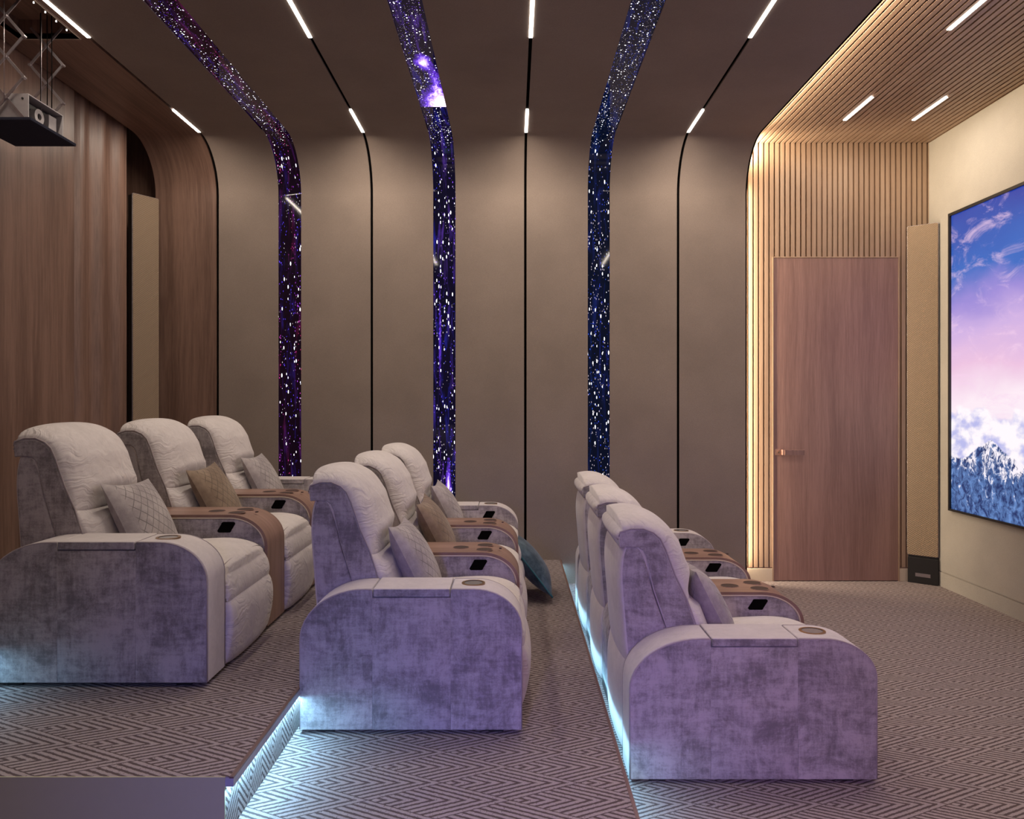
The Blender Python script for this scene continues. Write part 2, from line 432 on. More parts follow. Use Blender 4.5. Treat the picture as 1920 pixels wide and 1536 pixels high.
# ------------------------------------------------------------------ room: swept wall-and-ceiling panels
def path(zb, y_end=YN, yf=YF, zc=ZC, R=RC, na=14):
    """(y, z, length) from the foot of the wall up, round the curve and along the ceiling"""
    pts = [(yf, zb)]
    for k in range(1, 9): pts.append((yf, zb+(zc-R-zb)*k/8))
    for k in range(1, na+1):
        a = math.pi/2*k/na; pts.append((yf-R+R*math.cos(a), zc-R+R*math.sin(a)))
    for k in range(1, 13): pts.append((yf-R+(y_end-yf+R)*k/12, zc))
    L = 0; out = []
    for i, p in enumerate(pts):
        if i: L += math.dist(p, pts[i-1])
        out.append((*p, L))
    return out
def sweep(name, ranges, pth, m, th=.012, uvmode='m', parent=None, inset=0.0):
    """strips spanning x0..x1 swept along a (y,z) path, thickness th away from the room"""
    V = []; Fc = []; UV = []
    for (x0, x1) in ranges:
        k = len(V); n = len(pth)
        for i, (y, z, L) in enumerate(pth):
            a = pth[max(0, i-1)]; b = pth[min(n-1, i+1)]; d = Vector((b[0]-a[0], b[1]-a[1])).normalized()
            nv = Vector((-d.y, d.x))      # into the room (towards -y on the wall, down on the ceiling)
            if i == 0: nv = Vector((-1, 0))
            if i == n-1: nv = Vector((0, -1))
            for (x, dd) in ((x0, inset), (x1, inset), (x1, inset-th), (x0, inset-th)):
                V.append((x, y+nv.x*dd, z+nv.y*dd))
                if uvmode == 'm': UV.append((x, L))
                else: UV.append(((x-x0)/(x1-x0), L))
        for i in range(n-1):
            for s in range(4):
                a = k+i*4+s; b = k+i*4+(s+1) % 4; Fc.append((a, b, b+4, a+4))
        Fc.append((k+3, k+2, k+1, k)); e = k+(n-1)*4; Fc.append((e, e+1, e+2, e+3))
    o = mesh_obj(name, V, Fc, m, parent, UV, smooth=True)
    o.data.set_sharp_from_angle(angle=math.radians(40))
    return o
PF = path(P1)
KW = 9+14                                    # split between wall (with its curve) and ceiling
CH = [-1.186, .103, 1.385]; HC = .0105
ST = [(-1.972, -1.778), (-.671, -.483), (.627, .812)]
edges = [XW+HC, ST[0][0], ST[0][1], CH[0]-HC, CH[0]+HC, ST[1][0], ST[1][1], CH[1]-HC, CH[1]+HC, ST[2][0], ST[2][1], CH[2]-HC, CH[2]+HC, XE-.004]
RNG = [(edges[i], edges[i+1]) for i in range(0, len(edges), 2)]
PW0 = path(0)
struct(sweep('wall_side', RNG, PW0[:KW], 'fabric', .012))
struct(sweep('ceiling', RNG, PW0[KW-1:], 'fabric', .012))
for i, x in enumerate([XW]+CH):
    struct(sweep('trim_%d' % (i+1), [(x-HC-.001, x+HC+.001)], PW0, 'black', .01, inset=-.02))
struct(sweep('trim_5', [(XE-.004, XE+.008)], PW0, 'black', .018, inset=.001))
# wall behind the shells
struct(boxes('wall_side_core', [(-3.5, XE-.10, 6.50, 6.6, 0, 4.1)], 'black'))
lab = ['starry light strip beside the wood-clad curve, red and violet stars, behind the back row',
       'middle starry light strip with bright purple nebula patch where it crosses the ceiling',
       'deep navy starry light strip above the front row, closest to the slatted corner']
for i, (a, b) in enumerate(ST):
    tag(sweep('star_light_panel', [(a, b)], path(0, YN+.03), star_mat(i), .012, 'unit', inset=-.012), lab[i], 'light panel', 'curved starry light strips')

# wood-clad curve on the left with the lift hatch in its ceiling
HX0, HX1, HY0, HY1 = -2.90, -2.54, 3.97, 4.445
pw = path(0); kc = KW-1
V0 = sweep('trim_6', [(XR, XW-HC)], pw[:KW+1], 'wood', .03)
struct(V0)
Lc = pw[KW-1][2]; yc = pw[KW-1][0]; ycn = pw[KW][0]
def flat(x0, x1, ya, yb):                     # ceiling pieces as short paths
    return boxes
def uv_ceil(co, n): return (co.x, Lc+(yc-co.y)) if abs(n.z) > .5 else (co.y, co.z)
struct(boxes('ceiling_veneer', [(XR, HX0, YN, ycn, ZC, ZC+.03), (HX1, XW-HC, YN, ycn, ZC, ZC+.03),
    (HX0, HX1, HY1, ycn, ZC, ZC+.03), (HX0, HX1, YN, HY0, ZC, ZC+.03)], 'wood', uv=uv_ceil))
t_ = .012
struct(boxes('trim_7', [(HX0-t_, HX0, HY0, HY1, ZC-.003, ZC+.13), (HX1, HX1+t_, HY0, HY1, ZC-.003, ZC+.13),
    (HX0-t_, HX1+t_, HY1, HY1+t_, ZC-.003, ZC+.13), (HX0-t_, HX1+t_, HY0-t_, HY0, ZC-.003, ZC+.13), (HX0, HX1, HY0, HY1, ZC+.11, ZC+.13)], 'wood'))
struct(boxes('trim_8', [(HX1, HX1+.006, HY0, HY1+.006, ZC-.005, ZC-.0005), (HX0, HX1, HY1, HY1+.006, ZC-.005, ZC-.0005)], 'base'))
for i in range(4):
    y = 4.36-.0-.10*i
    tag(disc('recessed_spotlight', (HX1-.028, y),   .0032, 'lightbar', None, ZC+.012, ZC+.004), 'tiny round spotlight in the row of four along the hatch edge above the projector', 'spotlight', 'tiny spotlights along the lift hatch')

# rear wall: veneered, with a stepped and softly waved section, then a dark niche
V = []; UV = []; Fc = []
ys = [YN, 5.20, 5.2005]; xs = [-3.012, -3.012, -3.075]
k = 0
while True:
    y = 5.21+k*.02
    if y > 5.98: break
    ys.append(y); xs.append(-3.060-.022*math.cos((y-5.23)*2*math.pi/.27)); k += 1
ys += [5.99, 5.995, 6.488, 6.49]; xs += [-3.055, -3.34, -3.34, -2.95]
for (x, y) in zip(xs, ys): V += [(x, y, 0), (x, y, 3.95)]; UV += [(y*1.0+abs(x), 0), (y+abs(x), 3.95)]
for i in range(len(ys)-1): Fc.append((2*i, 2*i+1, 2*i+3, 2*i+2))
n0 = len(V); V += [(-3.5, YN, 0), (-3.5, YN, 3.95), (-3.5, 6.5, 0), (-3.5, 6.5, 3.95)]; UV += [(0,0)]*4
Fc.append((n0, n0+1, n0+3, n0+2))
struct(mesh_obj('wall_rear', V, Fc, 'wood', UV=UV))
struct(boxes('wall_rear_top', [(-3.5, XR-.005, YN, 6.5, 3.95, 4.0)], 'black'))
struct(boxes('wall_near', [(-3.5, 3.7, YN-.1, YN, 0, 4.1)], 'fabric'))
struct(boxes('trim_30', [(-1.97, -1.78, YN, YN+.01, .3, 2.6), (-.67, -.48, YN, YN+.01, .3, 2.6), (.62, .81, YN, YN+.01, .3, 2.6)], glow('near_star_strip', (.3, .25, 1), .5)))  # added glowing strips, out of view, to give the violet fill lamps a source
struct(boxes('ceiling_core', [(-3.5, 3.7, YN, 6.6, 4.1, 4.15)], 'black'))

# slatted wall and ceiling beside the screen
DX0, DX1, DZ = 2.213, 3.268, 2.744
XI = XE-.10; pitch = .0448; sw = .031; L = []; Lc2 = []
x = XI+.012
while x < XSC-.005:
    z0 = .118
    xe = min(x+sw, XSC)
    if x+sw > DX0-.012 and x < DX1+.012:
        if x < DX0-.012-.012: L.append((x, DX0-.012, YS, YS+.022, z0, DZ+.012))
        if xe > DX1+.012+.012: L.append((DX1+.012, xe, YS, YS+.022, z0, DZ+.012))
        z0 = DZ+.012
    L.append((x, xe, YS, YS+.022, z0, ZS+.02))
    Lc2.append((x, xe, YN, YS+.01, ZS, ZS+.022))
    x += pitch
struct(boxes('wall_slatted', L, 'slat'))
struct(boxes('ceiling_slatted', Lc2, 'slat'))
struct(boxes('wall_slat_backing', [(XI, DX0-.01, YS+.022, 6.5, 0, 3.8), (DX0-.01, DX1+.01, YS+.022, 6.5, DZ+.01, 3.8), (DX1+.01, XSC, YS+.022, 6.5, 0, 3.8)], 'slat'))
struct(boxes('ceiling_slat_backing', [(XI, XSC, YN, YS+.022, ZS+.022, ZS+.06)], 'slat'))
struct(boxes('baseboard_side', [(XI, DX0-.012, YS-.004, YS+.022, 0, .108), (DX1+.012, XSC, YS-.004, YS+.022, 0, .108)], 'base', bevel=.002))
struct(boxes('trim_9', [(XI, DX0-.012, YS+.004, YS+.022, .108, .118), (DX1+.012, XSC, YS+.004, YS+.022, .108, .118)], 'nosing'))
struct(boxes('trim_10', [(DX0-.012, DX0-.002, YS-.006, YS+.05, 0, DZ+.01), (DX1+.002, DX1+.012, YS-.006, YS+.05, 0, DZ+.01), (DX0-.002, DX1+.002, YS-.006, YS+.05, DZ+.002, DZ+.012)], 'slat'))
door = struct(boxes('door_1', [(DX0, DX1, YS-.002, YS+.045, .006, DZ)], 'door', bevel=.001))
hz = EYE-(848-753)/220.9
hx = (1460-962)/220.9
hd = boxes('door_handle', [(hx-.03, hx+.012, YS-.005, YS-.0015, hz-.026, hz+.026), (hx+.02, hx+.032, YS-.05, YS-.003, hz-.022, hz+.022), (hx+.032, hx+.20, YS-.058, YS-.046, hz-.022, hz+.022)], 'door', door, bevel=.001)
kn = disc('key_knob', (0, 0), .009, 'brass', hd, 0, .022); kn.rotation_euler = (math.pi/2, 0, 0); kn.location = (hx-.002, YS-.004, hz)

# screen wall
struct(boxes('wall_screen', [(XSC, XSC+.1, YN, 6.6, .128, 4.1), (XSC+.006, XSC+.1, YN, 6.6, .118, .128)], 'cream'))
struct(boxes('baseboard_screen', [(XSC-.001, XSC+.1, YN, 6.434, 0, .118)], 'cream'))

# floors
struct(boxes('floor', [(-3.5, XSC, YN, 6.5, -.1, 0)], 'carpet', uv=uv_floor))
def platform(name, x0, x1, z, y1=6.36):
    o = boxes(name, [(x0, x1, YP, y1, z-.17, z)], 'carpet', uv=uv_floor); struct(o)
    return o
for nm, x1, z in (('floor_platform_middle', X1, P1), ('floor_platform_top', X2, P2), ('floor_platform_rear', X3, P3)):
    zb = z-.1875-(.01 if z == P1 else 0)
    struct(boxes(nm, [(-3.3 if z != P1 else -3.3, x1-.026, YP+.003, 6.36, max(0, zb), z-.0005), (x1-.026, x1-.013, YP+.003, 6.36, z-.005, z-.0005)], 'carpet', uv=uv_floor))
    k = ('floor_platform_middle', 'floor_platform_top', 'floor_platform_rear').index(nm)
    struct(boxes('trim_%d' % (11+k), [(x1-.013, x1, YP, 6.36, z-.005, z+.0008)], 'nosing'))
    struct(boxes('trim_%d' % (17+k), [(x1-.027, x1-.0005, YP, 6.36, z-.030, z-.005)], 'nosemetal'))
    struct(boxes('trim_%d' % (14+k), [(-3.3, x1-.026, YP-.002, YP+.003, 0, z)], 'mauve'))
    led = tag(boxes('led_strip', [(x1-.024, x1-.010, YP+.004, 6.355, z-.034, z-.028)], 'led'),
        'cool blue led strip under the step edge behind the %s row of recliners' % ('front', 'middle', 'back')[k], 'led strip')
    area('led_glow', (x1-.012, (YP+6.35)/2, z-.037), (0, math.radians(-10), 0), .012, 6.35-YP, (9.5, 23, 11)[k], (.30, .68, 1.0), led)

# ------------------------------------------------------------------ linear lights
def bar_light(x, y0, y1, z, label, wdt=.022, power=None, grp='linear ceiling lights'):
    o = tag(boxes('linear_light', [(x-wdt/2, x+wdt/2, y0, y1, z-.002, z+.012)], 'lightbar'), label, 'ceiling light', grp)
    area('linear_light_lamp', (x, (y0+y1)/2, z-.006), (0, 0, 0), wdt, y1-y0, power or E_STRIP*(y1-y0)/.45, WARM, o)
    return o
chn = ['wood-edge channel', 'channel between the first two star strips', 'middle channel', 'channel nearer the slatted ceiling']
for i, x in enumerate([XW]+CH):
    for (y0, y1, pos) in ((5.54, 5.99, 'short light bar near the wall curve'), (3.35, 4.43, 'long light bar'), (1.0, 2.0, 'light bar over the camera side')):
        bar_light(x, y0, y1, ZC-.002, '%s, %s' % (pos, ['along the wood veneer', 'between red-violet and nebula star strips', 'between nebula and navy star strips', 'between navy star strip and slats'][i]), grp=None, power=(12.5 if y0 > 5 else 11 if y0 > 3 else 6)*(.62 if i == 0 else 1))
for (x, y0, y1, lb) in ((2.585, 5.46, 5.905, 'short light bar in the slatted ceiling, closer to the fabric ceiling'), (3.12, 5.46, 5.905, 'short light bar in the slatted ceiling, closer to the screen wall'),
                        (2.57, 3.9, 4.47, 'light bar in the slatted ceiling farther from the door wall'), (3.12, 3.9, 4.47, 'light bar in the slatted ceiling beside the screen top'),
                        (2.57, 1.5, 2.1, 'light bar in the slatted ceiling on the camera side')):
    bar_light(x, y0, y1, ZS-.002, lb, .026, grp=None, power=4.2 if x > 3 else 6)
# warm cove light behind the edge of the fabric shell
led = tag(sweep('led_strip', [(XE-.040, XE-.032)], [(p[0], p[1], p[2]) for p in path(.12)], 'ledwarm', .008, inset=-.022), 'warm hidden led strip lighting the slats along the fabric shell edge', 'led strip')
area('cove_wall', (XE-.028, YF+.034, 1.75), (math.radians(0), math.radians(-90), 0), 3.2, .02, 30, (1, .80, .57), led)
area('cove_ceiling', (XE-.028, 2.9, ZC+.034), (0, math.radians(-90-8), 0), .02, 6.2, 75, (1, .80, .57), led)
area('cove_corner', (XE-.022, YF+.0, ZC-.0), (0, math.radians(-90), 0), .06, .06, 9, (1, .80, .55), led)

# ------------------------------------------------------------------ screen
def screen_mat():
    t = NT('screen_picture'); yy, zz, _ = t.sep(t.uv())         # metres: u along the wall from the far edge, v from the bottom edge
    H = 2.38
    v = t.mth('DIVIDE', zz, H)
    P = t.comb(yy, zz)
    cirr = t.noise(t.map(P, (3.0, 6.5, 1), rot=(0, 0, .5)), 1, 7, .68, .8)
    wide = t.noise(t.map(P, (1.1, 1.8, 1)), 1, 4, .55, .3)
    vv = t.mth('ADD', v, t.mth('MULTIPLY', t.mth('SUBTRACT', wide, .5), .22))
    cr = t.n.new('ShaderNodeValToRGB'); t.l.new(vv, cr.inputs[0]); e = cr.color_ramp.elements
    stops = [(.0, (.80,.74,.88)), (.36, (.93,.80,.88)), (.48, (.80,.52,.72)), (.60, (.60,.42,.74)), (.70, (.32,.25,.66)), (.79, (.035,.14,.52)), (1.0, (.012,.045,.36))]
    e[0].position, e[0].color = stops[0][0], (*stops[0][1], 1); e[1].position, e[1].color = stops[-1][0], (*stops[-1][1], 1)
    for p_, c_ in stops[1:-1]:
        q = e.new(p_); q.color = (*c_, 1)
    c = t.mix(t.mth('MULTIPLY', t.rng(cirr, .48, .72, 0, 1, 'SMOOTHSTEP'), .6), cr.outputs[0], (.88,.62,.82))
    # cumulus bank
    puff = t.noise(t.map(P, (1, 1.5, 1)), 4.6, 5, .5, .1)
    top = t.mth('ADD', .335, t.mth('MULTIPLY', t.mth('SUBTRACT', t.noise(t.map(P, (2.6, 1.0, 1)), 1, 3, .5), .5), .16))
    top = t.mth('ADD', top, t.mth('MULTIPLY', t.mth('SUBTRACT', puff, .5), .12))
    inb = t.rng(t.mth('SUBTRACT', top, v), -.006, .014)
    cc = t.mix(t.rng(puff, .38, .58, 0, 1, 'SMOOTHSTEP'), (.46,.47,.80), (.97,.90,.94))
    c = t.mix(inb, c, cc)
    # mountains
    rn = t.noise(t.comb(t.mth('MULTIPLY', yy, 3.4), 3.7), 1, 6, .62)
    pk = t.mth('MULTIPLY', t.mth('ABSOLUTE', t.mth('SUBTRACT', yy, .53)), .17)
    ridge = t.mth('ADD', t.mth('MAXIMUM', t.mth('SUBTRACT', .248, pk), .185), t.mth('MULTIPLY', t.mth('SUBTRACT', rn, .5), .055))
    inm = t.rng(t.mth('SUBTRACT', ridge, v), -.001, .004)
    rk = t.noise(t.map(P, (17, 13, 1), rot=(0, 0, .35)), 1, 7, .72, 1.1)
    rk2 = t.noise(t.map(P, (6, 5.5, 1), rot=(0, 0, -.4)), 1, 4, .6, .8)
    mc = t.mix(t.rng(rk, .40, .62), (.008,.028,.13), (.13,.26,.58))
    mc = t.mix(t.rng(t.mth('ADD', t.mth('MULTIPLY', rk, .6), t.mth('ADD', t.mth('MULTIPLY', rk2, .5), t.mth('MULTIPLY', v, .9))), .705, .77), mc, (.92,.86,.93))
    c = t.mix(inm, c, mc)
    return t.out((.01,.01,.01), .25, emis=c, estr=1.05)
scr = thing('projection_screen', 'large bright screen in thin black frame showing blue mountains under pink clouds', 'screen', (XSC, 3.985, .65))
SY0, SY1, SZ0, SZ1 = 1.87, 6.10, .65, 3.035
mesh_obj('screen_surface', [(-.014, SY0-3.985+.018, .014), (-.014, SY1-3.985-.018, .014), (-.014, SY1-3.985-.018, SZ1-SZ0-.02), (-.014, SY0-3.985+.018, SZ1-SZ0-.02)], [(3,2,1,0)], screen_mat(), scr,
    UV=lambda co, n: (SY1-3.985-co.y, co.z))
boxes('screen_frame', [(-.03, 0, SY0-3.985, SY1-3.985, 0, .016), (-.03, 0, SY0-3.985, SY1-3.985, SZ1-SZ0-.022, SZ1-SZ0),
    (-.03, 0, SY0-3.985, SY0-3.985+.02, .016, SZ1-SZ0-.022), (-.03, 0, SY1-3.985-.02, SY1-3.985, .016, SZ1-SZ0-.022), (-.012, 0, SY0-3.985+.02, SY1-3.985-.02, .016, SZ1-SZ0-.022)], 'matblack', scr)

# ------------------------------------------------------------------ column loudspeakers
def round_panel(name, wd, h, th, r, m, parent, y):
    P = []
    for (cx, cz, a0) in ((wd-r, r, -90), (wd-r, h-r, 0), (r, h-r, 90), (r, r, 180)):
        for k in range(5):
            a = math.radians(a0+k*22.5); P.append((cx+r*math.cos(a), cz+r*math.sin(a)))
    o = prism(name, P, y, y+th, m, parent, r=.003, ny=1, uv=lambda co, n: (co.x, co.z))
    return o
def speaker(A, B, zb, zt, zfloor, label, tilt):
    A = Vector((*A, 0)); B = Vector((*B, 0)); d = B-A; wd = d.length
    t = thing('column_speaker', label, 'loudspeaker', (A.x, A.y, zfloor)); t.rotation_euler = (0, 0, math.atan2(d.y, d.x))
    g = round_panel('grille', wd, zt-zb, .006, .012, 'grille', t, -.003); g.location = (0, 0, zb-zfloor)
    f = round_panel('grille_frame', wd+.008, zt-zb+.008, .010, .014, 'metal', t, .002); f.location = (-.004, 0, zb-zfloor-.004)
    boxes('cabinet', [(.004, wd-.002, .012, .075, 0, zt-zfloor-.004)], 'matblack', t, bevel=.004)
    boxes('base', [(-.002+.006, wd+.002, -.004, .08, 0, zb-zfloor-.02)], 'matblack', t, bevel=.002)
    boxes('name_plate', [(wd*.27, wd*.76, -.006, -.0045, .058, .087)], 'metal', t)
    return t
speaker((3.337, 6.415), (3.512, 6.262), .235, 3.005, 0, 'tall slim beige-grille column loudspeaker in the corner beside the door', 0)
speaker((-3.079, 6.135), (-2.957, 6.325), .68, 3.215, P3, 'tall slim beige-grille column loudspeaker in the dark niche behind the back row', 0)

# ------------------------------------------------------------------ recliners
DPT = .882
def arm_outline(zt=.577, off=0.0):
    """closed outline (x,z) of an arm: rear curve, flat top, front curve"""
    P = [(0-off, .02)]
    n = 12
    for k in range(n+1):
        a = math.radians(180-90*k/n); P.append((.255+(.255+off)*math.cos(a), (zt-.20)+(.20+off)*math.sin(a)))
    for k in range(n+1):
        a = math.radians(90-90*k/n); P.append((DPT-.19+(.19+off)*math.cos(a), (zt-.155)+(.155+off)*math.sin(a)))
    P.append((DPT+off, .02))
    return P
def clip(P, x0, x1, zmax=None):
    out = []
    def cut(P, f):
        R = []
        for i in range(len(P)):
            a, b = P[i-1], P[i]; fa, fb = f(a), f(b)
            if (fa >= 0) != (fb >= 0):
                t = fa/(fa-fb); R.append((a[0]+(b[0]-a[0])*t, a[1]+(b[1]-a[1])*t))
            if fb >= 0: R.append(b)
        return R
    P = cut(P, lambda p: p[0]-x0); P = cut(P, lambda p: x1-p[0])
    if zmax: P = cut(P, lambda p: zmax-p[1])
    return P
AW, SW_, CW = .193, .560, .280
LX0, LX1 = .288, .600
def add_arm(t, y0, inner):
    """outer arm between y0 and y0+AW; inner = -1 or +1: side that carries the control pad"""
    O = arm_outline()
    prism('arm', None, 0, 0, 'vel', t, r=.0015, ny=3, parts=[(clip(O, -1, LX0), y0, y0+AW), (clip(O, LX0, LX1, .546), y0, y0+AW), (clip(O, LX1, 2), y0, y0+AW)])
    # padded band over the top and ends, a light smooth fabric
    B = arm_outline(off=.004)
    Bi = arm_outline(off=-.006)
    n = len(B)
    def band(x0, x1, nm):
        V = []; Fc = []; idx = [i for i in range(n) if x0 <= B[i][0] <= x1]
        pts = []
        for i in idx: pts.append((B[i], Bi[i]))
        if x0 > -1 and pts and pts[0][0][0] > x0: pts.insert(0, ((x0, .581), (x0, .571)))
        if x1 < 1 and pts and pts[-1][0][0] < x1: pts.append(((x1, .581), (x1, .571)))
        for (o_, i_) in pts:
            V += [(o_[0], y0+.010, o_[1]), (o_[0], y0+AW-.010, o_[1]), (i_[0], y0+AW-.010, i_[1]), (i_[0], y0+.010, i_[1])]
        m = len(pts)
        for i in range(m-1):
            for s in range(4): a = i*4+s; b = i*4+(s+1) % 4; Fc.append((a, a+4, b+4, b))
        Fc.append((0,1,2,3)); Fc.append((m*4-1, m*4-2, m*4-3, m*4-4))
        o = mesh_obj('arm_pad', V, Fc, 'veltop', t, smooth=True); o.data.set_sharp_from_angle(angle=math.radians(40))
        bv = o.modifiers.new('b', 'BEVEL'); bv.width = .003; bv.segments = 2; bv.limit_method = 'ANGLE'
    band(-2, LX0-.003, 'rear'); band(LX1+.003, 2, 'front')
    lid = boxes('arm_lid', [(LX0+.003, LX1-.003, y0-.004, y0+AW+.004, .549, .583)], 'vel', t, bevel=.006)
    lid.data.materials.append(M['veltop'])
    for p in lid.data.polygons:
        if p.normal.z > .5: p.material_index = 1
    for yy in (y0+.003, y0+AW-.003):
        pts = [(p[0], yy, p[1]) for p in arm_outline(off=.0005)]
        a = [p for p in pts if p[0] < LX0]; b = [p for p in pts if p[0] > LX1]
        a.append((LX0-.004, yy, .5775)); b.insert(0, (LX1+.004, yy, .5775))
        tube('piping', a, .0035, 'pipe', t); tube('piping', b, .0035, 'pipe', t)
    cx, cy = .686, y0+AW/2+.004
    cup = disc('cup_holder', (cx, cy), .048, 'brass', t, .575, .5835, .038)
    disc('cup_coaster', (cx, cy), .039, 'glass', cup, .575, .5820)
    if inner < 0: pad(t, y0)
def pad(t, y):
    cx, cz = .676, .514; P = []
    w2, h2, sk, r = .034, .026, .010, .009
    for (sx, sz, a0) in ((1, -1, -90), (1, 1, 0), (-1, 1, 90), (-1, -1, 180)):
        for k in range(5):
            a = math.radians(a0+k*22.5); P.append((cx+sx*(w2-r)+sz*sk+r*math.cos(a), cz+sz*(h2-r)+r*math.sin(a)))
    prism('control_pad', P, y-.004, y+.006, 'black', t, r=.002, ny=1)
def add_feet(t, y0, y1):
    for x in (.10, .78):
        boxes('foot', [(x-.03, x+.03, y0, y0+.05, 0, .03)], 'matblack', t)
def recliner_body(t, y0):
    y1 = y0+SW_; e = .004
    a, b = y0+e, y1-e
    boxes('base', [(.06, .85, a+.004, b-.004, .025, .30)], 'vel', t, bevel=.01)
    seat = smooth_poly([(.24,.30),(.27,.41),(.42,.435),(.60,.45),(.74,.452),(.835,.425),(.885,.365),(.893,.300),(.85,.288),(.55,.29)], 80)
    prism('seat_cushion', seat, a, b, 'velc', t, r=.014, bulge=lambda x, z: .034 if z > .40 else .012, ny=16)
    tube('seat_seam', [(.856-.0, y, .418+.034*max(0, 1-abs((y-(a+b)/2)/((b-a)/2))**2.4)**.6*.9) for y in [a+.012+(b-a-.024)*k/16 for k in range(17)]], .0022, 'pipe', t, 5)
    foot = smooth_poly([(.80,.05),(.80,.27),(.86,.284),(.893,.280),(.910,.22),(.905,.13),(.880,.035),(.84,.022)], 64)
    prism('footrest', foot, a, b, 'velc', t, r=.014, bulge=lambda x, z: .020 if x > .85 else 0, ny=14)
    # rear shell: outer back with a bulging lower skirt
    shell = smooth_poly([(.012,.905),(.058,.905),(.080,.87),(.112,.727),(.163,.568),(.22,.42),(.20,.30),(.06,.28),(.022,.42),(.004,.62),(-.006,.80)], 88)
    prism('back_shell', shell, a+.004, b-.004, 'vel', t, r=.010, bulge=lambda x, z: .022 if x < .03 and z > .3 else 0, ny=12, mrear='veltop')
    skirt = smooth_poly([(.012,.05),(.006,.20),(.010,.36),(.035,.44),(.10,.44),(.12,.20),(.10,.05),(.04,.035)], 64)
    prism('back_skirt', skirt, a+.004, b-.004, 'vel', t, r=.012, bulge=lambda x, z: .020 if x < .05 else 0, ny=12, mrear='veltop')
    band = [(-.013,.905),(-.018,.94),(-.013,.968),(.03,.981),(.075,.981),(.112,.965),(.138,.940),(.158,.895),(.195,.785),(.240,.683),(.278,.565),(.32,.43),(.24,.41),(.165,.562),(.114,.727),(.084,.865),(.072,.892),(.056,.904),(.02,.906)]
    prism('backrest', band, a-.001, b+.001, 'vel', t, r=.008, ny=6, mrear='veltop')
    head = smooth_poly([(-.014,.945),(-.010,.972),(.030,.984),(.076,.983),(.116,.965),(.142,.938),(.163,.890),(.198,.785),(.240,.690),(.215,.682),(.15,.74),(.09,.86),(.04,.93)], 104)
    def hb(x, z):
        if x < .0: return .018
        k = max(0, min(1, (z-.69)/.07)); k = k*k*(3-2*k)
        q = max(0, min(1, (z-.88)/.09))
        return .034+(.052-.026*q)*k
    prism('headrest', head, a+.002, b-.002, 'velc', t, r=.010, bulge=hb, ny=20, power=2.6, ex=.55)
    lum = smooth_poly([(.243,.680),(.262,.625),(.285,.560),(.318,.460),(.325,.42),(.27,.41),(.20,.52),(.20,.64),(.225,.68)], 72)
    prism('lumbar_cushion', lum, a+.002, b-.002, 'velc', t, r=.010, bulge=lambda x, z: (.012+.052*max(0, min(1, (.675-z)/.06))) if x > .235 else .008, ny=18, power=2.6, ex=.55)
    for yy in (a+.002, b-.002):
        tube('piping', [(-.016, yy, .952), (-.012, yy, .971), (.03, yy, .985), (.076, yy, .985), (.116, yy, .968), (.142, yy, .942), (.162, yy, .896), (.199, yy, .786), (.243, yy, .685), (.281, yy, .567), (.318, yy, .45)], .0035, 'pipe', t)
    tube('piping', [(-.020, yy, .940) for yy in [a+.006+(b-a-.012)*k/4 for k in range(5)]], .003, 'pipe', t)
def make_recliner(kind):
    t = thing('recliner', 'x', 'recliner')
    if kind == 'near':
        add_arm(t, 0, 1); recliner_body(t, AW); add_feet(t, .03, 0); w_ = AW+SW_
    elif kind == 'middle':
        recliner_body(t, 0); w_ = SW_
    else:
        recliner_body(t, 0); add_arm(t, SW_, -1); w_ = SW_+AW
    for x in (.12, .76): boxes('foot', [(x-.03, x+.03, w_-.12, w_-.06, 0, .03)], 'metal', t)
    return t
def make_console():
    t = thing('armrest_console', 'x', 'console')
    O = arm_outline(zt=.564, off=-.006)
    prism('side_body', O, .006, CW-.006, 'vel', t, r=.006, ny=3)
    # veneer wrapping top and front
    Q = arm_outline(off=0); Qi = arm_outline(off=-.014); n = len(Q); sel = [i for i in range(1, n) if Q[i][0] > .10]
    V = []; Fc = []; UV = []; L = 0; prev = None
    for i in sel:
        if prev: L += math.dist(prev, Q[i])
        prev = Q[i]
        V += [(Q[i][0], 0, Q[i][1]), (Q[i][0], CW, Q[i][1]), (Qi[i][0], CW, Qi[i][1]), (Qi[i][0], 0, Qi[i][1])]
        UV += [(0, L), (CW, L), (CW, L), (0, L)]
    m = len(sel)
    for i in range(m-1):
        for s in range(4): a = i*4+s; b = i*4+(s+1) % 4; Fc.append((a, a+4, b+4, b))
    Fc.append((0,1,2,3)); Fc.append((m*4-1, m*4-2, m*4-3, m*4-4))
    o = mesh_obj('veneer_top', V, Fc, 'armwood', t, UV, smooth=True); o.data.set_sharp_from_angle(angle=math.radians(40))
    for yy in (.003, CW-.003):
        tube('piping', [(p[0], yy, p[1]) for p in arm_outline(zt=.577, off=-.017)[2:-1]], .0045, 'base', t)
    for (cx, cy) in ((.581, .13), (.703, .195), (.703, .075)):
        c = disc('cup_holder', (cx, cy), .043, 'armwood', t, .576, .5785, .040)
        disc('cup_well', (cx, cy), .0405, 'hole', c, .576, .5780)
    boxes('socket', [(.778, .790, .125, .142, .570, .5745)], 'hole', t)
    pad(t, .004)
    for x in (.12, .76): boxes('foot', [(x-.03, x+.03, .11, .17, 0, .03)], 'metal', t)
    return t
def copy_tree(o, parent=None):
    c = o.copy(); C.objects.link(c)
    c.parent = parent
    for ch in o.children: copy_tree(ch, c)
    return c

